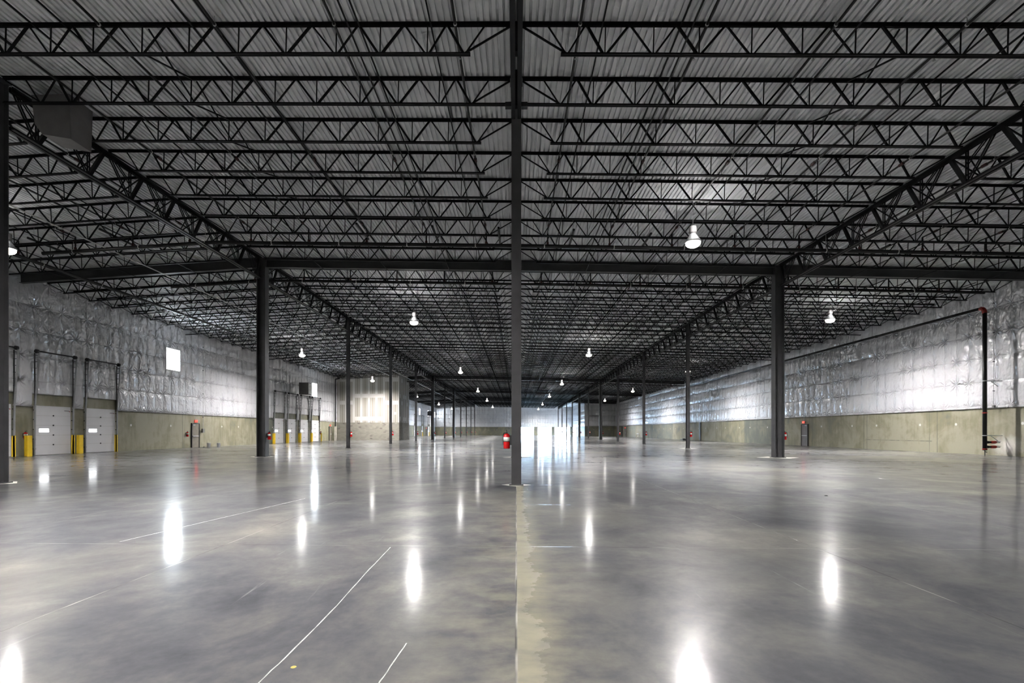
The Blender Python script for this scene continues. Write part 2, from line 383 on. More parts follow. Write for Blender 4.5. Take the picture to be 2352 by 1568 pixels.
# enclosed block in the left back, and the one in the right back
def block(name, x0, x1, y0, y1, zs, mlow, mup):
    o = struct(MB().box(x0, x1, y0, y1, 0, zs).obj(name, mlow))
    struct(MB().box(x0, x1, y0, y1, zs, 10.9).obj('upper_wall', mup, o)); return o
bl = block('wall_room_left', XL+.05, -18.7, 80.4, 88.0, 2.85, 'cmu', 'dry')
tag(MB().box(-19.55, -19.2, 80.33, 80.40, 4.1, 4.5).obj('wall_plate', 'galv', bl), 'small square grey framed plate high on the drywall')
br = struct(MB().box(19.8, XR-.02, 147.6, Y1-.01, 0, 2.9).obj('wall_room_right', 'concx'))
b = insul(MB(), 19.8, XR, INZ, lambda y: 11.2, lambda a, z, d: (a, 147.6-d, z), 0, [])
struct(b.obj('insulation', 'insx', br, True))
b = insul(MB(), 147.6, Y1, INZ, lambda y: 11.2, lambda a, z, d: (19.8-d, a, z), 0, [])
struct(b.obj('insulation', 'insy', br, True))
struct(MB().box(19.80, XR-.1, 147.65, Y1, 2.9, 10.2).obj('upper_wall', 'insy', br))
# bright glazed side opening in that room's flank, by the far corner
w = struct(MB().box(19.68, 19.79, 166.0, 178.5, 0, .08).box(19.68, 19.79, 166.0, 178.5, 2.75, 2.85).box(19.68, 19.79, 166, 166.1, .08, 2.75).box(19.68, 19.79, 178.4, 178.5, .08, 2.75).box(19.68, 19.79, 172.1, 172.2, .08, 2.75).obj('window_6', 'galv'))
MB().box(19.73, 19.77, 166.1, 178.4, .08, 2.75).obj('pane', 'slot', w)
# column pilaster / openings on the right wall
def trim(n, o): o.name = 'trim_%d' % n; return struct(o)
trim(1, MB().box(XR-.12, XR, 80.0, 80.45, 0, INZ-.1).obj('trim', 'column'))
trim(2, MB().box(XR-.10, XR, 138.3, 139.7, 0, 2.7).obj('trim', 'dark'))
# outdoors
struct(MB().box(-80, 120, Y1+.31, 420, -.4, -.06).obj('ground_outside', 'snow'))
b = MB()
for i in range(60):
    x = -1+i*.25+random.uniform(-.1, .1); y = 200+random.uniform(-2, 2); r = random.uniform(.18, .5)
    b.lathe([(r*.8, -.1), (r, r*.3), (r*.7, r*.8), (r*.1, r)], x, y, 7)
tag(b.obj('hedge', 'brush'), 'low dark brush on the snowy ground outside the far dock openings', 'bushes', kind='stuff')
tag(MB().lathe([(.25, -.06), (.28, .4), (.2, .7), (.05, .8)], 3.4, 198, 8).obj('yellow_marker', 'yellow'), 'small yellow marker among the brush outside the far openings', 'marker')
# ------------------------------------------------------------------ windows in the left wall
for i, (a, c, z0, z1) in enumerate(WIN):
    f = MB(); t = .07
    f.box(XL, XL+.12, a, c, z0, z0+t).box(XL, XL+.12, a, c, z1-t, z1).box(XL, XL+.12, a, a+t, z0+t, z1-t).box(XL, XL+.12, c-t, c, z0+t, z1-t)
    o = struct(f.obj('window_%d' % (i+1), 'white'))
    MB().box(XL+.02, XL+.07, a+t, c-t, z0+t, z1-t).obj('pane', 'pane', o)
# ------------------------------------------------------------------ dock doors
def dock_door(i, a, c):
    X = XL
    b = MB()
    for k in range(5):
        z = .02+k*.596; b.box(X+.02, X+.075, a+.05, c-.05, z, z+.588)
    d = struct(b.obj('door_%d' % i, 'doorw'))
    wy = a+.05+(c-a)*.12
    MB().box(X+.07, X+.085, wy, wy+.62, 1.40, 1.60).obj('vision_pane', 'slot', d)
    mid = (a+c)/2
    for k in range(4): MB().box(X+.075, X+.11, mid-.03, mid+.03, .58+k*.596, .66+k*.596).obj('hinge', 'dark', d)
    MB().box(X+.075, X+.082, c-.5, c-.16, 2.72, 2.75).obj('marking', 'dark', d)
    MB().box(X+.075, X+.083, c-.15, c-.10, 2.68, 2.74).obj('marking', 'redpipe', d)
    for y in (a-.03, c+.03):
        t = MB()
        t.bar((X+.16, y, 0), (X+.20, y, 3.0), .07, .06).bar((X+.20, y, 3.0), (X+.42, y, 6.1), .07, .06)
        t.obj('track', 'track', d)
        t = MB().bar((X+.14, y+.03, 0), (X+.14, y+.03, 6.1), .05, .05)
        for k in range(8): t.bar((X+.12, y, 3.3+k*.38), (X+.22+k*.028, y, 3.3+k*.38), .03, .04)
        for k in range(5): t.bar((X+.05, y+.02, .4+k*.58), (X+.2, y+.02, .4+k*.58), .05, .06)
        t.obj('track_bracket', 'dark', d)
        MB().tube((X+.30, y-.06, 6.2), (X+.30, y+.06, 6.2), .12, 12).obj('cable_drum', 'dark', d)
    MB().tube((X+.30, a, 6.22), (X+.30, c, 6.22), .02, 6).tube((X+.30, a+.2, 6.22), (X+.30, c-.15, 6.22), .042, 8).obj('torsion_spring', 'dark', d)
    MB().box(X+.10, X+.13, a-.02, a+.03, 1.55, 1.85).obj('latch', 'white', d)
    return d
for i, (a, c) in enumerate(DOCK): dock_door(i+1, a, c)
gl = [(27.82, 'narrow', 'right of the leftmost dock door'), (28.74, 'wide', 'left of the second dock door from the left'), (31.67, 'narrow', 'right of the second dock door from the left'),
      (32.24, 'wide', 'left of the third dock door from the left'), (35.16, 'narrow', 'right of the third dock door from the left')]
def guard(x, y, wide, lab, grp):
    b = MB()
    if wide: b.box(x-.05, x+.0, y-.15, y+.15, 0, 1.2).box(x-.2, x-.05, y-.15, y-.10, 0, 1.2)
    else: b.box(x-.14, x, y-.03, y+.03, 0, 1.2).box(x-.05, x, y-.03, y+.09, 0, 1.2)
    return tag(b.obj('track_guard', 'yellow'), lab, 'bollard', grp)
for y, k, t in gl:
    guard(-28.35, y, k == 'wide', k+' yellow steel track guard standing '+t, 'yellow guards of the near dock doors')
far = [(58.75, 1, 'left of the first white door of the far dock row'), (61.95, 0, 'right of the first white door of the far dock row'), (62.35, 1, 'left of the second white door of the far dock row'),
       (65.5, 0, 'right of the second white door of the far dock row'), (65.95, 1, 'left of the third white door of the far dock row'), (69.35, 0, 'right of the third white door of the far dock row'),
       (69.7, 1, 'left of the last white door of the far dock row'), (73.1, 0, 'right of the last white door of the far dock row')]
for y, wd, t in far: guard(-28.35, y, wd, 'yellow steel track guard '+t, 'yellow guards of the far dock row')
for y, t in ((141.2, 'left of the dock door seen just behind the drywall room'), (152.2, 'left of the middle dock door behind the drywall room'), (163.5, 'left of the farthest dock door on the left wall')):
    guard(-28.15, y, 1, 'tiny distant yellow track guard '+t, 'yellow guards behind the drywall room')
# ------------------------------------------------------------------ man doors with exit signs
def exit_sign(x, y, z, face, lab):
    """face=+1 looks to +x"""
    s = empty('exit_sign', (x, y, z)); tag(s, lab, 'exit sign')
    MB().box(min(0, face*.06), max(0, face*.06), -.17, .17, 0, .2).obj('housing', 'exith', s)
    cu = bpy.data.curves.new('lettering', 'FONT'); cu.body = 'EXIT'; cu.size = .22; cu.align_x = 'CENTER'; cu.extrude = .004; cu.offset = .006; cu.space_character = .85
    tmp = bpy.data.objects.new('tmp', cu); COL.objects.link(tmp); bpy.context.view_layer.update()
    me = bpy.data.meshes.new_from_object(tmp.evaluated_get(bpy.context.evaluated_depsgraph_get())); bpy.data.objects.remove(tmp); bpy.data.curves.remove(cu)
    me.materials.clear(); me.materials.append(M['exit']); t = link('lettering', me, s); t['label'] = 'glowing red letters reading EXIT'
    t.location = (face*.066, 0, .03); t.rotation_euler = (math.pi/2, 0, face*math.pi/2)
    MB().tube((-.0, 0, .2), (0, 0, .55), .012, 6).obj('conduit', 'galv', s)
    return s
def man_door(i, x, y, face, m='brownd', w=.98):
    X0, X1 = sorted((x, x+face*.06))
    o = struct(MB().box(X0, X1, y, y+w, .01, 2.1).obj('door_%d' % i, m))
    A, B = sorted((x, x+face*.10))
    MB().box(A, B, y-.07, y, 0, 2.17).box(A, B, y+w, y+w+.07, 0, 2.17).box(A, B, y, y+w, 2.1, 2.17).obj('frame', 'dark', o)
    A, B = sorted((x+face*.06, x+face*.13)); MB().box(A, B, y+.08, y+w-.1, .98, 1.05).obj('panic_bar', 'galv', o)
    A, B = sorted((x+face*.06, x+face*.14)); MB().box(A, B, y+.05, y+.35, 1.98, 2.05).obj('closer', 'galv', o)
man_door(11, XL, 44.12, 1); exit_sign(XL+.02, 44.7, 2.24, 1, 'small glowing red exit sign over the brown door between the two dock rows')
man_door(12, XL, 77.1, 1); exit_sign(XL+.02, 77.6, 2.24, 1, 'small glowing red exit sign beside the masonry and drywall room')
man_door(13, XR, 50.95, -1, 'heater', 1.05); exit_sign(XR-.1, 51.5, 2.24, -1, 'small glowing red exit sign on the right wall, beside the big right column')
man_door(14, XL, 160.6, 1); exit_sign(XL+.02, 161.2, 2.3, 1, 'tiny red exit sign on the left wall beyond the drywall room')
man_door(15, XR, 134.0, -1, 'heater', 1.05); exit_sign(XR-.1, 134.5, 2.24, -1, 'tiny red exit sign far down the right wall')
exit_sign(19.69, 160.5, 2.3, -1, 'tiny red exit sign beside the glazed daylight opening at the far end')
# ------------------------------------------------------------------ columns
COLS = {}
def hcol(name, wf, d, tf, tw, H):
    o = empty(name)
    MB().box(-wf/2, wf/2, -d/2, -d/2+tf, .03, H).box(-wf/2, wf/2, d/2-tf, d/2, .03, H).box(-tw/2, tw/2, -d/2+tf, d/2-tf, .03, H).obj('shaft', 'column', o)
    MB().box(-wf/2-.06, wf/2+.06, -d/2-.06, d/2+.06, 0, .03).obj('base_plate', 'column', o)
    MB().box(-wf/2-.04, wf/2+.04, -d/2-.05, d/2+.05, H, H+.03).obj('cap_plate', 'column', o)
    return o
BIG = (2, 6, 8)
rown = {-W: 'left row', 0.: 'centre row', W: 'right row'}
GD = 1.3   # girder depth
for X in (-W, 0., W):
    for k in range(1, 13):
        if X > 0 and k == 1: pass
        big = k in BIG; y = Yk(k); H = roofz(X, y)-(.08 if not big else .62)
        H = roofz(X, y)-.10-.03
        c = hcol('steel_column', .44 if big else .26, .5 if big else .26, .04 if big else .02, .03 if big else .015, H)
        c.location = (X, y, 0)
        if big: c.rotation_euler = (0, 0, math.pi/2)
        if k == 1:
            lab = {-W: 'grey steel column cut by the left edge of the picture, extinguisher on its face', 0.: 'nearest grey steel column in the middle of the picture', W: 'nearest column of the right row, at the right edge of the picture'}[X]
        else: lab = '%s grey steel H-column, %s of the %s from the camera' % ('wide' if big else 'slim', ORD[k-1], rown[X])
        tag(c, lab, 'column', 'steel columns of the '+rown[X])
# pale grout diamonds round the near column feet
n = 3
for X, k, r in ((0., 1, .40), (W, 2, 1.15), (-W, 2, .7), (0., 2, .8), (-W, 1, .5), (W, 3, .8)):
    b = MB(); y = Yk(k); b.v = [(X-r, y, .003), (X, y-r, .003), (X+r, y, .003), (X, y+r, .003), (X-r, y, -.02), (X, y-r, -.02), (X+r, y, -.02), (X, y+r, -.02)]
    b.f = [(0, 1, 2, 3), (0, 4, 5, 1), (1, 5, 6, 2), (2, 6, 7, 3), (3, 7, 4, 0)]
    trim(n, b.obj('trim', 'patch')); n += 1
# ------------------------------------------------------------------ wide flange beams across the building at big columns
bays = [(-2*W, -W, 'far left bay'), (-W, 0., 'left centre bay'), (0., W, 'right centre bay'), (W, 2*W, 'far right bay')]
def bay_rot(x0, x1):
    return -math.atan2(roofz(x1)-roofz(x0), x1-x0)
beam_p = None
for k in BIG+(10,):
    for i, (x0, x1, nm) in enumerate(bays):
        L = x1-x0-.5; y = Yk(k)
        b = MB().box(.25, .25+L, -.13, .13, -.025, -.001).box(.25, .25+L, -.13, .13, -.56, -.535).box(.25, .25+L, -.012, .012, -.535, -.025)
        o = b.obj('wide_flange_beam', 'beam'); o.location = (x0, y, roofz(x0, y)-.03); o.rotation_euler = (0, bay_rot(x0, x1), 0)
        if i == 0: o.location = (x0, y, roofz(x0, y)-.03)
        tag(o, 'deep solid grey steel cross beam in the %s, %s beam line from the camera' % (nm, ORD[(BIG+(10,)).index(k)]), 'beam', 'solid cross beams between the wide columns')
# ------------------------------------------------------------------ open web joists
NB = [1.18, 2.08, 3.2, 4.25, 5.45, 6.6]; NB = NB+[W-q for q in NB[::-1]]
JD = .74
def joist_members():
    mem = []; TOPN = []
    top = -.06; bot = -JD+.03
    mem.append(((.12, 0, top), (NB[0]+.03, 0, bot), .035)); mem.append(((W-.12, 0, top), (NB[-1]-.03, 0, bot), .035))
    mem.append(((.74, 0, top), (NB[0], 0, bot), .03)); mem.append(((W-.74, 0, top), (NB[-1], 0, bot), .03))
    for i, (a, c) in enumerate(zip(NB, NB[1:])):
        m = (a+c)/2; tk = .046 if i % 2 else .034
        mem.append(((a+.04, 0, bot), (m-.03, 0, top), tk)); mem.append(((m+.03, 0, top), (c-.04, 0, bot), .05 if i % 2 == 0 else .034))
    for a in NB[1:-1]: mem.append(((a, 0, bot), (a, 0, top), .024))
    return mem
JM = joist_members()
def chord(x0, x1, zt, w, h):   # pair of back to back angles with a slot
    b = MB(); g = .012; t = .012
    for s in (-1, 1):
        y0, y1 = sorted((s*g, s*w/2)); ya, yb = sorted((s*g, s*(g+t)))
        if zt > -.3: b.box(x0, x1, y0, y1, zt-t, zt).box(x0, x1, ya, yb, zt-h, zt-t)
        else: b.box(x0, x1, y0, y1, zt, zt+t).box(x0, x1, ya, yb, zt+t, zt+h)
    return b
mt = chord(.1, W-.1, 0., .125, .07); mb_ = chord(NB[0]-.12, NB[-1]+.12, -JD, .10, .055); mb_full = chord(.14, W-.14, -JD, .10, .055)
me_top = mt.mesh('top_chord', 'joist'); me_bot = mb_.mesh('bottom_chord', 'joist'); me_botf = mb_full.mesh('bottom_chord', 'joist')
web = MB()
for p, q, t in JM: web.bar(p, q, t)
me_web = web.mesh('web', 'joist')
me_mem = [MB().bar(p, q, t).mesh('web_member', 'joist') for p, q, t in JM]
whole = MB().add(mt).add(mb_).add(web); me_whole = whole.mesh('open_web_joist', 'joist')
def make_joist(level, tied=False):
    if level == 0: return link('open_web_joist', me_whole)
    r = empty('open_web_joist'); link('top_chord', me_top, r); link('bottom_chord', me_botf if tied else me_bot, r)
    if level == 1: link('web', me_web, r)
    else:
        for i, m in enumerate(me_mem): link('web_strut' if JM[i][0][0] == JM[i][1][0] else 'web_diagonal', m, r)
    return r
protos = {}
stuff = MB(); rows = []
n = -1
while True:
    y = 13.72+(n)*JY
    if y > Y1-.8: break
    rows.append((n, y)); n += 1
beamY = [Yk(k) for k in BIG+(10,)]
count = 0
for n, y in rows:
    if any(abs(y-q) < .3 for q in beamY): continue
    for bi, (x0, x1, nm) in enumerate(bays):
        if y > 147.6 and bi == 3: continue
        if 80.4 < y < 88 and bi == 0: continue
        far_ = y > 146
        tied = (n % 8 == 0)
        rot = bay_rot(x0, x1); z = roofz(x0, y)-.002
        if far_:
            stuff.add(whole, Matrix.Translation((x0, y, z)) @ Matrix.Rotation(rot, 4, 'Y')); continue
        lv = 2 if n <= 7 else (1 if y < 62 else 0)
        key = (lv, tied and lv > 0)
        if key not in protos: o = protos[key] = make_joist(lv, key[1])
        else: o = copy_tree(protos[key])
        o.location = (x0, y, z); o.rotation_euler = (0, rot, 0); count += 1
        if n <= 7: lab = 'black open-web roof joist, %s, %s from the front' % (nm, ORD[n+1])
        else:
            k = int((y/S)+.065)
            lab = 'black open-web joist, %s, between the %s and %s columns back' % (nm, ORD[k-1], ORD[min(k, 14)])
        tag(o, lab, 'roof joist', 'open-web joists of the '+nm)
tag(stuff.obj('open_web_joist', 'joist'), 'the farthest black roof joists by the end wall', 'roof joist', kind='stuff')
print('joists', count)
# ------------------------------------------------------------------ joist girders along the building
def gmembers():
    mem = []; t = -.06; bt = -GD+.06
    for i in range(8):
        a = i*JY; m = a+JY*.6; c = a+JY
        mem.append((a+(.05 if i else .32), t, m-.03, bt, .05)); mem.append((m+.03, bt, c-(.05 if i < 7 else .32), t, .11)); mem.append((m, bt, m, t, .045)); mem.append((m, (bt+t)/2, a+(.2 if i else .4), t, .035))
    return mem
GM = gmembers()
def gchord(z, w, h, a=.3, c=S-.3):
    b = MB(); g = .03
    for s in (-1, 1):
        x0, x1 = sorted((s*g, s*w/2)); xa, xb = sorted((s*g, s*(g+.015)))
        if z > -.3: b.box(x0, x1, a, c, z-.015, z).box(xa, xb, a, c, z-h, z-.015)
        else: b.box(x0, x1, a, c, z, z+.015).box(xa, xb, a, c, z+.015, z+h)
    return b
gm = []
for a, za, c, zc, t in GM:
    b = MB()
    if t < .06: b.bar((-.035, a, za), (-.035, c, zc), .02, t).bar((.035, a, za), (.035, c, zc), .02, t)
    else: b.bar((-.0, a, za), (0., c, zc), .10, t)
    gm.append(b.mesh('web_member', 'girder'))
gt = gchord(-.10, .27, .12).mesh('top_chord', 'girder'); gb = gchord(-GD, .26, .11).mesh('bottom_chord', 'girder')
allw = MB()
for a, za, c, zc, t in GM: allw.bar((0, a, za), (0, c, zc), t)
gw = allw.mesh('web', 'girder')
gp_ = {}
for X in (-W, 0., W):
    for k in range(0, 12):
        lv = 1 if k in (0, 1, 2) else 0
        if lv not in gp_:
            r = empty('joist_girder'); link('top_chord', gt, r); link('bottom_chord', gb, r)
            if lv:
                for i, m in enumerate(gm): link('web_strut' if GM[i][0] == GM[i][2] else 'web_diagonal', m, r)
            else: link('web', gw, r)
            gp_[lv] = r; o = r
        else: o = copy_tree(gp_[lv])
        y = Yk(k); z = roofz(X, y)
        o.location = (X, y, z); o.rotation_euler = (math.atan2(roofz(X, Yk(k+1))-z, S), 0, 0)
        tag(o, 'deep black truss girder over the %s, %s' % (rown[X], 'running from overhead to its first column' if k == 0 else 'between its %s and %s columns' % (ORD[k-1], ORD[k])), 'truss girder', 'truss girders over the '+rown[X])
# ------------------------------------------------------------------ high bay lamps
def make_lamp():
    r = empty('high_bay_lamp')
    MB().lathe([(.12, .70), (.15, .68), (.15, .44), (.11, .40)], n=16).obj('ballast_box', 'heater', r)
    MB().lathe([(.10, .40), (.13, .36), (.30, .10), (.31, .04), (.29, .04)], n=24).obj('reflector', 'galv', r, True)
    MB().lathe([(.29, .05), (.285, -.03), (.24, -.10), (.15, -.15), (.05, -.17), (.01, -.172)], n=24).obj('lens', 'lens', r, True)
    return r
LAMPS = [(-21.5, 20.8), (7.2, 20.9), (-7.2, 35.5), (21.6, 35.6), (-21.5, 50.3), (7.25, 51.0), (-7.2, 65.2), (21.8, 65.2), (-21.6, 75.6), (7.3, 81.6), (-7.25, 95.6), (22.0, 96.6),
         (-21.6, 109.6), (7.2, 110.4), (-7.2, 124.4), (21.7, 125.2), (-21.6, 140.8), (7.3, 142.0), (-7.3, 156.6), (-21.4, 168), (7.4, 171.5),
         (-7.2, 6.0), (21.6, 6.2), (-21.6, -9.), (7.2, -8.7)]
lp = make_lamp(); first = True
ld = bpy.data.lights.new('lamp_light', 'SPOT'); ld.energy = LAMP_W; ld.color = (1, .97, .945); ld.spot_size = math.radians(168); ld.spot_blend = .9; ld.shadow_soft_size = .2
lu = bpy.data.lights.new('lamp_uplight', 'POINT'); lu.energy = LAMP_W*.005; lu.color = (1, .97, .95); lu.shadow_soft_size = .15
def where(x, y):
    side = 'far left bay' if x < -W else 'left centre bay' if x < 0 else 'right centre bay' if x < W else 'far right bay'
    same = sorted(q[1] for q in LAMPS if abs(q[0]-x) < 4 and q[1] > 15); return side, same.index(y)+1 if y in same else 0
for x, y in LAMPS:
    o = lp if first else copy_tree(lp); first = False
    o.location = (x, y, 9.1-.002*max(0, y-30))
    side, k = where(x, y)
    tag(o, ('lit high bay lamp hanging in the %s, %s from the camera' % (side, ORD[k-1])) if k else 'high bay lamp outside the picture in the '+side+(' overhead' if y > 0 else ' behind'), 'lamp', 'lit high bay lamps')
    l = bpy.data.objects.new('lamp_light', ld); COL.objects.link(l); l.parent = o; l.location = (0, 0, -.22)
    l = bpy.data.objects.new('lamp_uplight', lu); COL.objects.link(l); l.parent = o; l.location = (.0, -.38, .5)
    MB().tube((0, 0, .70), (0, 0, roofz(x, y)-o.location.z+.01), .012, 6).obj('hanger_rod', 'galv', o)
# ------------------------------------------------------------------ sprinkler pipes
BX = [-26.6, -23.8, -21.0, -18.2, -15.45, -12.5, -9.75, -7.0, -4.2, -1.4, 1.45, 4.3, 7.15, 10.0, 12.9, 15.6, 18.4, 21.2, 24.0, 26.8]
def side_words(x):
    i = BX.index(x); return ('%s left of centre column' % ORD[9-i]) if x < 0 else ('%s right of centre column' % ORD[i-10])
def branch(x, y0, y1, part, heads):
    zz = lambda y: roofz(x, y)-.27
    r = empty('sprinkler_branch_pipe', (x, y0, zz(y0)))
    n = 1 if y1 < 28.4 else 3; pts = [(0, (y1-y0)*i/n, zz(y0+(y1-y0)*i/n)-zz(y0)) for i in range(n+1)]
    MB().path(pts, .032, 8).obj('pipe', 'pipe', r)
    if heads:
        y = 11.55
        while y < y1:
            if y > y0:
                yy = y-y0; z = zz(y)-zz(y0)
                MB().tube((0, yy, z), (0, yy+.03, z), .042, 8).bar((0, yy+.015, z), (0, yy+.015, z+.2), .008).obj('hanger_clip', 'conduit', r)
                MB().tube((0, yy+.9, z), (0, yy+.9, z-.14), .012, 6).lathe([(.035, z-.15), (.035, z-.14)], 0, yy+.9, 8).obj('sprinkler_head', 'galv', r)
                if y > 14: MB().tube((0, yy+.30, z), (0, yy+.48, z), .052, 8).obj('coupling', 'darkred', r)
            y += 5.45
    tag(r, 'black sprinkler branch, %s, %s' % (side_words(x), part), 'sprinkler pipe', 'sprinkler branch pipes')
MY1, MY2, MY3 = 23.55, 29.55, 86.2
for x in BX:
    if x > -24 and x < 28: branch(x, -2. if abs(x) < 14 else 5., MY1, 'before the nearest main pipe', True)
    branch(x, MY2, 79 if x < -18 else 84.5, 'past the first solid beam', False)
    if x > -18 and x < 19: branch(x, MY3, 150, 'in the far half', False)
def main_pipe(y, xs, dz, r_, lab, risers):
    r = empty('sprinkler_main_pipe', (0, y, 0)); pts = [(x, 0, roofz(x, y)-dz) for x in xs]
    MB().path(pts, r_, 12).obj('pipe', 'pipe', r)
    for x in risers:
        z = roofz(x, y)
        MB().tube((x, 0, z-dz), (x, 0, z-.27), .034, 8).obj('riser', 'pipe', r)
        MB().tube((x, 0, z-dz+.08), (x, 0, z-dz+.18), .055, 8).obj('fitting', 'darkred', r)
    x = xs[0]+1.5
    while x < xs[-1]-1:
        z = roofz(x, y); MB().tube((x-.02, 0, z-dz), (x+.02, 0, z-dz), r_+.012, 10).bar((x, 0, z-dz), (x, 0, z-.1), .012).obj('hanger', 'conduit', r); x += 3.2
    tag(r, lab, 'sprinkler pipe')
main_pipe(MY1, [-22.6, -W, 0, W, 28.2], .95, .085, 'thick black sprinkler main crossing the hall in front of the first solid beam', [x for x in BX if x > -24])
main_pipe(MY2, [-20.5, -W, 0, W, 26.5], .98, .07, 'black sprinkler main crossing just beyond the first solid beam', [x for x in BX if -21 < x < 26])
main_pipe(MY3, [-28.3, -W, 0, W, 28.3], 1.0, .075, 'black sprinkler main crossing by the drywall room and the sixth columns', [])
# short capped pipe stubs hanging near the first main
for x, y0, y1, t in ((2.53, 22.4, 24.3, 'right of the centre column'), (5.98, 22.7, 24.6, 'just left of the nearest right lamp'), (9.6, 22.85, 24.8, 'just right of the nearest right lamp'), (-.78, 22.3, 24.1, 'left of the centre column'),
                (-3.7, 22.2, 23.9, 'second left of the centre column'), (-7., 22., 23.8, 'third left of the centre column'), (-22.3, 22.5, 24.3, 'beside the lamp at the left edge'), (-18.6, 22.1, 24.3, 'in the far left bay'), (17., 23.6, 25.3, 'in the far right bay')):
    z = roofz(x, 23)-.62
    r = empty('heater_tube', (x, y0, z)); MB().tube((0, 0, 0), (0, y1-y0, 0), .05, 10).obj('tube', 'pipe', r)
    MB().bar((0, .3, 0), (0, .3, .58), .01).bar((0, y1-y0-.3, 0), (0, y1-y0-.3, .58), .01).obj('hanger', 'galv', r)
    tag(r, 'short black tube hung above the main pipe, '+t, 'pipe stub', 'short hung tubes by the sprinkler main')
# big pipe along the left bay, pale conduit
def long_pipe(name, x, dz, y0, y1, r_, m, lab, jog=False):
    r = empty(name, (x, 0, 0)); pts = [(0, y0, roofz(x, y0)-dz)]
    if jog: pts += [(0, 24.9, roofz(x, 24)-dz), (.25, 25.1, roofz(x, 24)-dz-.12), (.25, 25.6, roofz(x, 24)-dz-.12), (0, 25.8, roofz(x, 24)-dz)]
    y = 40
    while y < y1: pts.append((0, y, roofz(x, y)-dz)); y += 40
    pts.append((0, y1, roofz(x, y1)-dz)); MB().path(pts, r_, 10).obj('run', m, r)
    b = MB(); y = y0+2
    while y < y1: z = roofz(x, y)-dz; b.tube((0, y-.02, z), (0, y+.02, z), r_+.012, 10).bar((0, y, z), (0, y, z+dz-.8), .012); y += 3.6
    b.obj('clamp', 'conduit', r); tag(r, lab, 'pipe')
long_pipe('sprinkler_feed_pipe', -23.9, .95, 22.9, 78, .085, 'pipe', 'thick black pipe running back along the far left bay below the joists')
long_pipe('electrical_conduit', -19.5, .90, 12, 78, .028, 'conduit', 'pale grey conduit running back along the far left bay with a small jog', True)
long_pipe('electrical_conduit', -17.6, .95, 92, 150, .03, 'conduit', 'upper pale conduit beyond the drywall room')
# bridging rods between joists
for x in (-25.2, -21.6, -18.1, -10.8, -7.2, -3.7, -2.0, 2.0, 3.8, 7.3, 10.9, 18.1, 21.6, 25.2):
    for dz, nm in ((.085, 'upper'), (JD-.03, 'lower')):
        if abs(x) == 2.0 and nm == 'lower': continue
        for y0, y1, w_ in ((2., 28.2, 'in front of the first solid beam'), (28.6, 87, 'between the first and second solid beams'), (87.4, 146 if x > 15 else 176, 'beyond the second solid beam')):
            if x < -18.5 and y0 > 80 : y0 = 88.2
            if x < -18.5 and y1 == 87: y1 = 80.3
            b = MB(); b.bar((x, y0, roofz(x, y0)-dz), (x, y1, roofz(x, y1)-dz), .032)
            side = 'left' if x < 0 else 'right'
            tag(b.obj('bridging_rod', 'joist'), '%s black bridging rod %.0f strides %s of centre, %s' % (nm, abs(x), side, w_), 'bridging rod', 'bridging rods between the joists')
# diagonal braces between near joists
for x in (-8.9, 8.75):
    for n_ in range(-1, 7):
        y = 13.72+n_*JY
        b = MB().bar((x, y+.05, roofz(x)-JD+.03), (x+.0, y+JY-.05, roofz(x)-.08), .035).bar((x+.06, y+.05, roofz(x)-.08), (x+.06, y+JY-.05, roofz(x)-JD+.03), .03)
        tag(b.obj('cross_brace', 'joist'), 'crossed black brace between the %s and %s joists from the front, %s of centre' % (ORD[n_+1], ORD[n_+2], 'left' if x < 0 else 'right'), 'brace', 'crossed braces between the near joists')
# ------------------------------------------------------------------ unit heaters
h1 = empty('unit_heater', (-13.3, 14.55, 9.82))
b = MB(); X0, X1 = -.52, .55
b.v = [(X0, -.4, .45), (X1, -.4, .0), (X1, .3, .0), (X0, .3, .45), (X0-.05, -.45, 1.25), (X1, -.45, 1.25), (X1, .35, 1.25), (X0-.05, .35, 1.25), (X0+.22, -.4, .15), (X0+.22, .3, .15)]
b.f = [(0, 8, 1, 5, 4), (3, 7, 6, 2, 9), (4, 5, 6, 7), (0, 4, 7, 3), (1, 2, 6, 5), (0, 3, 9, 8), (8, 9, 2, 1)]
b.obj('casing', 'heater', h1)
MB().box(-.65, -.57, -.3, -.15, .75, .95).obj('control_box', 'conduit', h1)
MB().bar((-.4, 0, 1.25), (-.4, 0, 1.44), .05).bar((.4, 0, 1.25), (.4, 0, 1.44), .05).obj('hanger', 'dark', h1)
tag(h1, 'large dark grey box heater hung under the roof at top left', 'heater')
h2 = empty('unit_heater', (-27.3, 64.8, 6.2))
MB().box(-.6, .6, -.45, .45, 0, 1.5).obj('casing', 'heater', h2)
b = MB()
for i in range(7): b.box(.6, .64, -.4, .4, .12+i*.19, .24+i*.19)
b.obj('louvre', 'white', h2)
MB().bar((-.4, 0, 1.5), (-.4, 0, roofz(-27.5, 64.8)-6.2-.05), .02).bar((.4, 0, 1.5), (.4, 0, roofz(-27., 64.8)-6.2-.05), .02).obj('hanger', 'galv', h2)
tag(h2, 'dark box heater with a white louvred face hung above the far dock doors', 'heater')
h3 = empty('unit_heater', (-27.3, 159, 6.3)); MB().box(-.6, .6, -.5, .5, 0, 1.5).obj('casing', 'dark', h3)
MB().bar((0, 0, 1.5), (0, 0, roofz(-27.3, 159)-6.29), .03).obj('hanger', 'galv', h3); tag(h3, 'small dark heater on the left wall beyond the drywall room', 'heater')
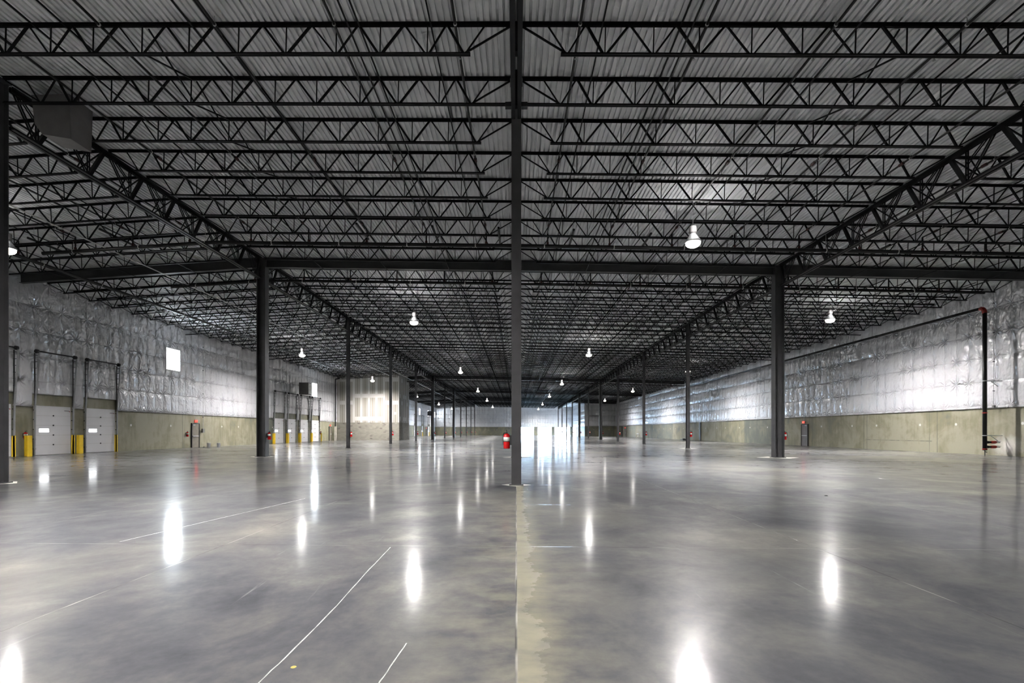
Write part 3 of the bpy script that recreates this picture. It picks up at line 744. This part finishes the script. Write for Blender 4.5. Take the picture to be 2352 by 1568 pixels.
# ------------------------------------------------------------------ fire extinguishers
def make_ext():
    r = empty('fire_extinguisher')
    MB().lathe([(.02, 0), (.082, .0), (.088, .02), (.088, .34), (.07, .385), (.03, .41)], n=20).obj('cylinder', 'red', r, True)
    MB().lathe([(.0895, .20), (.0895, .31)], n=20).obj('label', 'label', r, True)
    MB().lathe([(.090, .185), (.090, .20)], n=20).obj('strap', 'dark', r)
    MB().tube((0, 0, .40), (0, 0, .45), .022, 8).bar((-.01, 0, .45), (.09, -.0, .50), .02).bar((.0, 0, .435), (.10, 0, .43), .016).obj('valve_lever', 'dark', r)
    MB().path([(0, 0, .43), (-.05, -.08, .42), (-.06, -.10, .34), (-.06, -.10, .1)], .01, 6).obj('hose', 'dark', r)
    MB().box(-.05, .05, .085, .13, .1, .36).obj('bracket', 'dark', r)
    return r
ex = make_ext(); used = False
def put_ext(x, y, z, rz, lab):
    global used
    o = ex if not used else copy_tree(ex); used = True
    o.location = (x, y, z); o.rotation_euler = (0, 0, rz); tag(o, lab, 'fire extinguisher', 'red fire extinguishers')
put_ext(-.26, 13.72, .98, -math.pi/2, 'red fire extinguisher on the left side of the nearest centre column')
put_ext(-W+.07, 13.72-.26, .99, 0, 'red fire extinguisher on the column at the left picture edge')
put_ext(XL+.13, 28.8, .98, math.pi/2, 'small red fire extinguisher on the left wall between the first two dock doors')
put_ext(XL+.13, 43.4, .98, math.pi/2, 'small red fire extinguisher on the left wall beside the brown door')
put_ext(XL+.13, 73.6, .98, math.pi/2, 'small red fire extinguisher at the end of the far dock row')
for X in (-W, W):
    for k in range(2, 13):
        hw = .25 if k in BIG else .13
        put_ext(X+hw+.13, Yk(k), .98, math.pi/2, 'red fire extinguisher on the %s column of the %s' % (ORD[k-1], rown[X]))
# ------------------------------------------------------------------ right wall riser
r = empty('sprinkler_riser', (27.7, 30.85, 0))
MB().tube((0, 0, .32), (0, 0, 8.45), .105, 16).obj('standpipe', 'pipe', r, True)
MB().path([(0, 0, 8.42), (0, .03, 8.58), (0, .12, 8.70), (0, .28, 8.76)], .118, 14).obj('elbow', 'redpipe', r)
MB().tube((0, .25, 8.76), (0, 52.0, 8.64), .085, 12).tube((0, 52., 8.64), (0, 52.2, 9.2), .085, 12).obj('overhead_run', 'pipe', r, True)
for y in (9, 18, 27, 36, 45): MB().tube((0, y, 8.75-y*.0023), (0, y+.14, 8.75-y*.0023), .105, 10).bar((0, y+.5, 8.75), (0, y+.5, roofz(27.7, 31+y)), .012).obj('coupling', 'pipe', r)
for z in (2.5, .36): MB().tube((0, 0, z), (0, 0, z+.07), .125, 14).obj('coupling', 'redpipe', r)
for z in (1.17, 4.4): MB().tube((0, 0, z), (0, 0, z+.05), .122, 14).box(.1, 1.0, -.02, .02, z, z+.04).bar((.35, 0, z), (.75, 0, z-.3), .03).obj('wall_bracket', 'galv', r)
for z in (.80, .52):
    MB().tube((.08, 0, z), (.34, 0, z), .065, 12).tube((.14, 0, z), (.18, 0, z), .085, 12).obj('outlet', 'pipe', r)
    MB().tube((.34, 0, z), (.38, 0, z), .07, 12, .085).tube((.38, 0, z), (.6, 0, z), .085, 12).tube((.6, 0, z), (.68, 0, z), .085, 12, .05).obj('valve', 'redpipe', r, False)
    MB().tube((.68, 0, z), (.86, 0, z-.01), .04, 10).bar((.62, -.02, z+.07), (.92, -.02, z+.05), .025).obj('hose_connection', 'galv', r)
MB().path([(0, 0, .34), (0, 0, .24), (.12, 0, .22)], .025, 8).obj('drain', 'pipe', r)
MB().bar((0, 0, 0), (0, 0, .33), .03).obj('foot', 'dark', r)
tag(r, 'black sprinkler standpipe with red elbow and valves running up and along the right wall', 'standpipe')
# other wall items
def cond(name, x, y, z0, z1, lab, box=None, rad=.014):
    r = empty(name, (x, y, 0)); MB().tube((0, 0, z0), (0, 0, z1), rad, 8).obj('conduit', 'galv', r)
    b = MB()
    for i in range(4): z = z0+(z1-z0)*(.12+.25*i); b.box(-.03, .03, -.04, .04, z, z+.05)
    b.obj('clip', 'dark', r)
    if box: MB().box(-.06, .06, -box/2, box/2, z0-box*1.2, z0).obj('junction_box', 'heater', r)
    tag(r, lab, 'conduit')
cond('wall_conduit', XL+.2, 45.5, 1.68, 10.2, 'thin grey conduit down the left wall to a small dark box by the brown door', .3)
cond('wall_conduit', XR-.22, 31.25, 3.0, 10.0, 'thin grey conduit down the right wall beside the standpipe', .12)
r = empty('riser_pipe', (-28.35, 78.7, 0)); MB().tube((0, 0, 2.2), (0, 0, 9.6), .1, 12).tube((0, 0, 9.6), (.7, 0, 9.75), .1, 12).obj('pipe', 'pipe', r)
MB().box(-.14, .14, -.14, .14, 0, 2.2).obj('plinth', 'patch', r); tag(r, 'black vertical pipe on a pale post in the corner by the masonry room', 'pipe')
r = empty('wall_pipe', (-28.4, 172, 0)); MB().tube((0, 0, 3.6), (0, 0, 8.1), .1, 8).tube((0, 0, 8.1), (0, 3, 8.2), .1, 8).obj('pipe', 'dark', r)
MB().box(-.2, .2, -.4, .4, 3., 3.8).obj('panel', 'heater', r); tag(r, 'dark pipe and panel near the far left corner', 'pipe')
# buckets, sawhorse, debris
def bucket(x, y, lab):
    r = empty('plastic_bucket', (x, y, 0)); MB().lathe([(.125, 0), (.15, .36), (.158, .37), (.158, .39), (.14, .39), (.118, .03)], n=20).obj('pail', 'white', r, True)
    MB().path([(-.155, 0, .33), (-.1, -.15, .2), (.1, -.15, .2), (.155, 0, .33)], .004, 5).obj('handle', 'galv', r); tag(r, lab, 'bucket', 'white buckets on the floor by the left wall')
bucket(-27.85, 45.15, 'white plastic bucket on the floor nearer the brown door'); bucket(-27.15, 45.5, 'white plastic bucket on the floor farther from the brown door')
tag(MB().lathe([(.11, 0), (.09, .03), (.03, .06)], -28.2, 45.0, 9).obj('rubble_heap', 'dark'), 'small dark heap at the wall foot left of the buckets', 'debris')
r = empty('sawhorse', (27.6, 116.2, 0)); MB().bar((0, -1.0, .9), (0, 1.0, .9), .1).obj('top_rail', 'white', r)
for a in (-1, 1):
    for c in (-1, 1): MB().bar((0, a*.85, .88), (c*.4, a*.95, 0), .07).obj('leg', 'white', r)
tag(r, 'small white sawhorse against the right wall', 'sawhorse')
tag(MB().box(27.6, 28.2, 85.0, 86.3, 0, .12).lathe([(.3, .0), (.25, .2), (.1, .26)], 27.9, 85.4, 8).obj('debris_pile', 'dark'), 'small dark pile at the foot of the right wall', 'debris')
tag(MB().lathe([(.04, 0), (.03, .012), (.005, .018)], 6.95, 11.6, 6).obj('floor_scrap', 'dark'), 'tiny dark scrap on the floor right of centre', 'debris')
# scuffs on the floor
def scuff(pts, w, lab):
    b = MB()
    for i, (x, y) in enumerate(pts):
        ww = w*(.7+.6*random.random()); b.v += [(x-ww/2, y, .0015), (x+ww/2, y, .0015), (x-ww/2, y, -.01), (x+ww/2, y, -.01)]
    for i in range(len(pts)-1): q = i*4; b.f += [(q, q+1, q+5, q+4), (q, q+4, q+6, q+2), (q+1, q+3, q+7, q+5)]
    tag(b.obj('scuff_mark', 'scuff'), lab, 'floor mark')
def interp(pts, n=24):
    out = []
    for i in range(n+1):
        t = i/n*(len(pts)-1); k = min(int(t), len(pts)-2); f = t-k
        out.append((pts[k][0]*(1-f)+pts[k+1][0]*f+random.uniform(-.003, .003), pts[k][1]*(1-f)+pts[k+1][1]*f))
    return out
scuff(interp([(-1.57, 6.3), (-1.54, 5.1), (-1.49, 4.18), (-1.48, 3.2), (-1.49, 2.7)]), .008, 'long white scrape on the floor left of the centre joint')
scuff(interp([(-.80, 2.8), (-.775, 3.1), (-.75, 3.45)], 10), .007, 'short pale scrape at the bottom edge left of the centre joint')
scuff(interp([(-5.2, 6.5), (-4.95, 8.2), (-4.55, 10.8)], 14), .012, 'faint white scrape on the floor left of the middle')
tag(MB().lathe([(.018, -.01), (.018, .001), (.012, .0015)], -1.37, 3.08, 9).obj('paint_spot', 'yellowp'), 'small yellow paint spot on the floor at bottom left', 'floor mark')
# ------------------------------------------------------------------ small details in the near ceiling
r = empty('splice_plate', (0, 13.72, 0))
for s in (-1, 1):
    z = roofz(s*.2)-JD-.03
    MB().box(min(s*.14, s*.3), max(s*.14, s*.3), -.07, .07, z-.04, z+.08).obj('bracket', 'dark', r)
tag(r, 'black bracket clamping the bottom chords to the nearest centre column', 'bracket')
# sky light through the far openings
for i, (a, c) in enumerate(OPEN):
    l = bpy.data.lights.new('sky_portal', 'AREA'); l.shape = 'RECTANGLE'; l.size = c-a; l.size_y = 2.85; l.cycles.is_portal = True
    o = bpy.data.objects.new('sky_portal', l); COL.objects.link(o); o.location = ((a+c)/2, Y1+.15, 1.42); o.rotation_euler = (-math.pi/2, 0, 0)
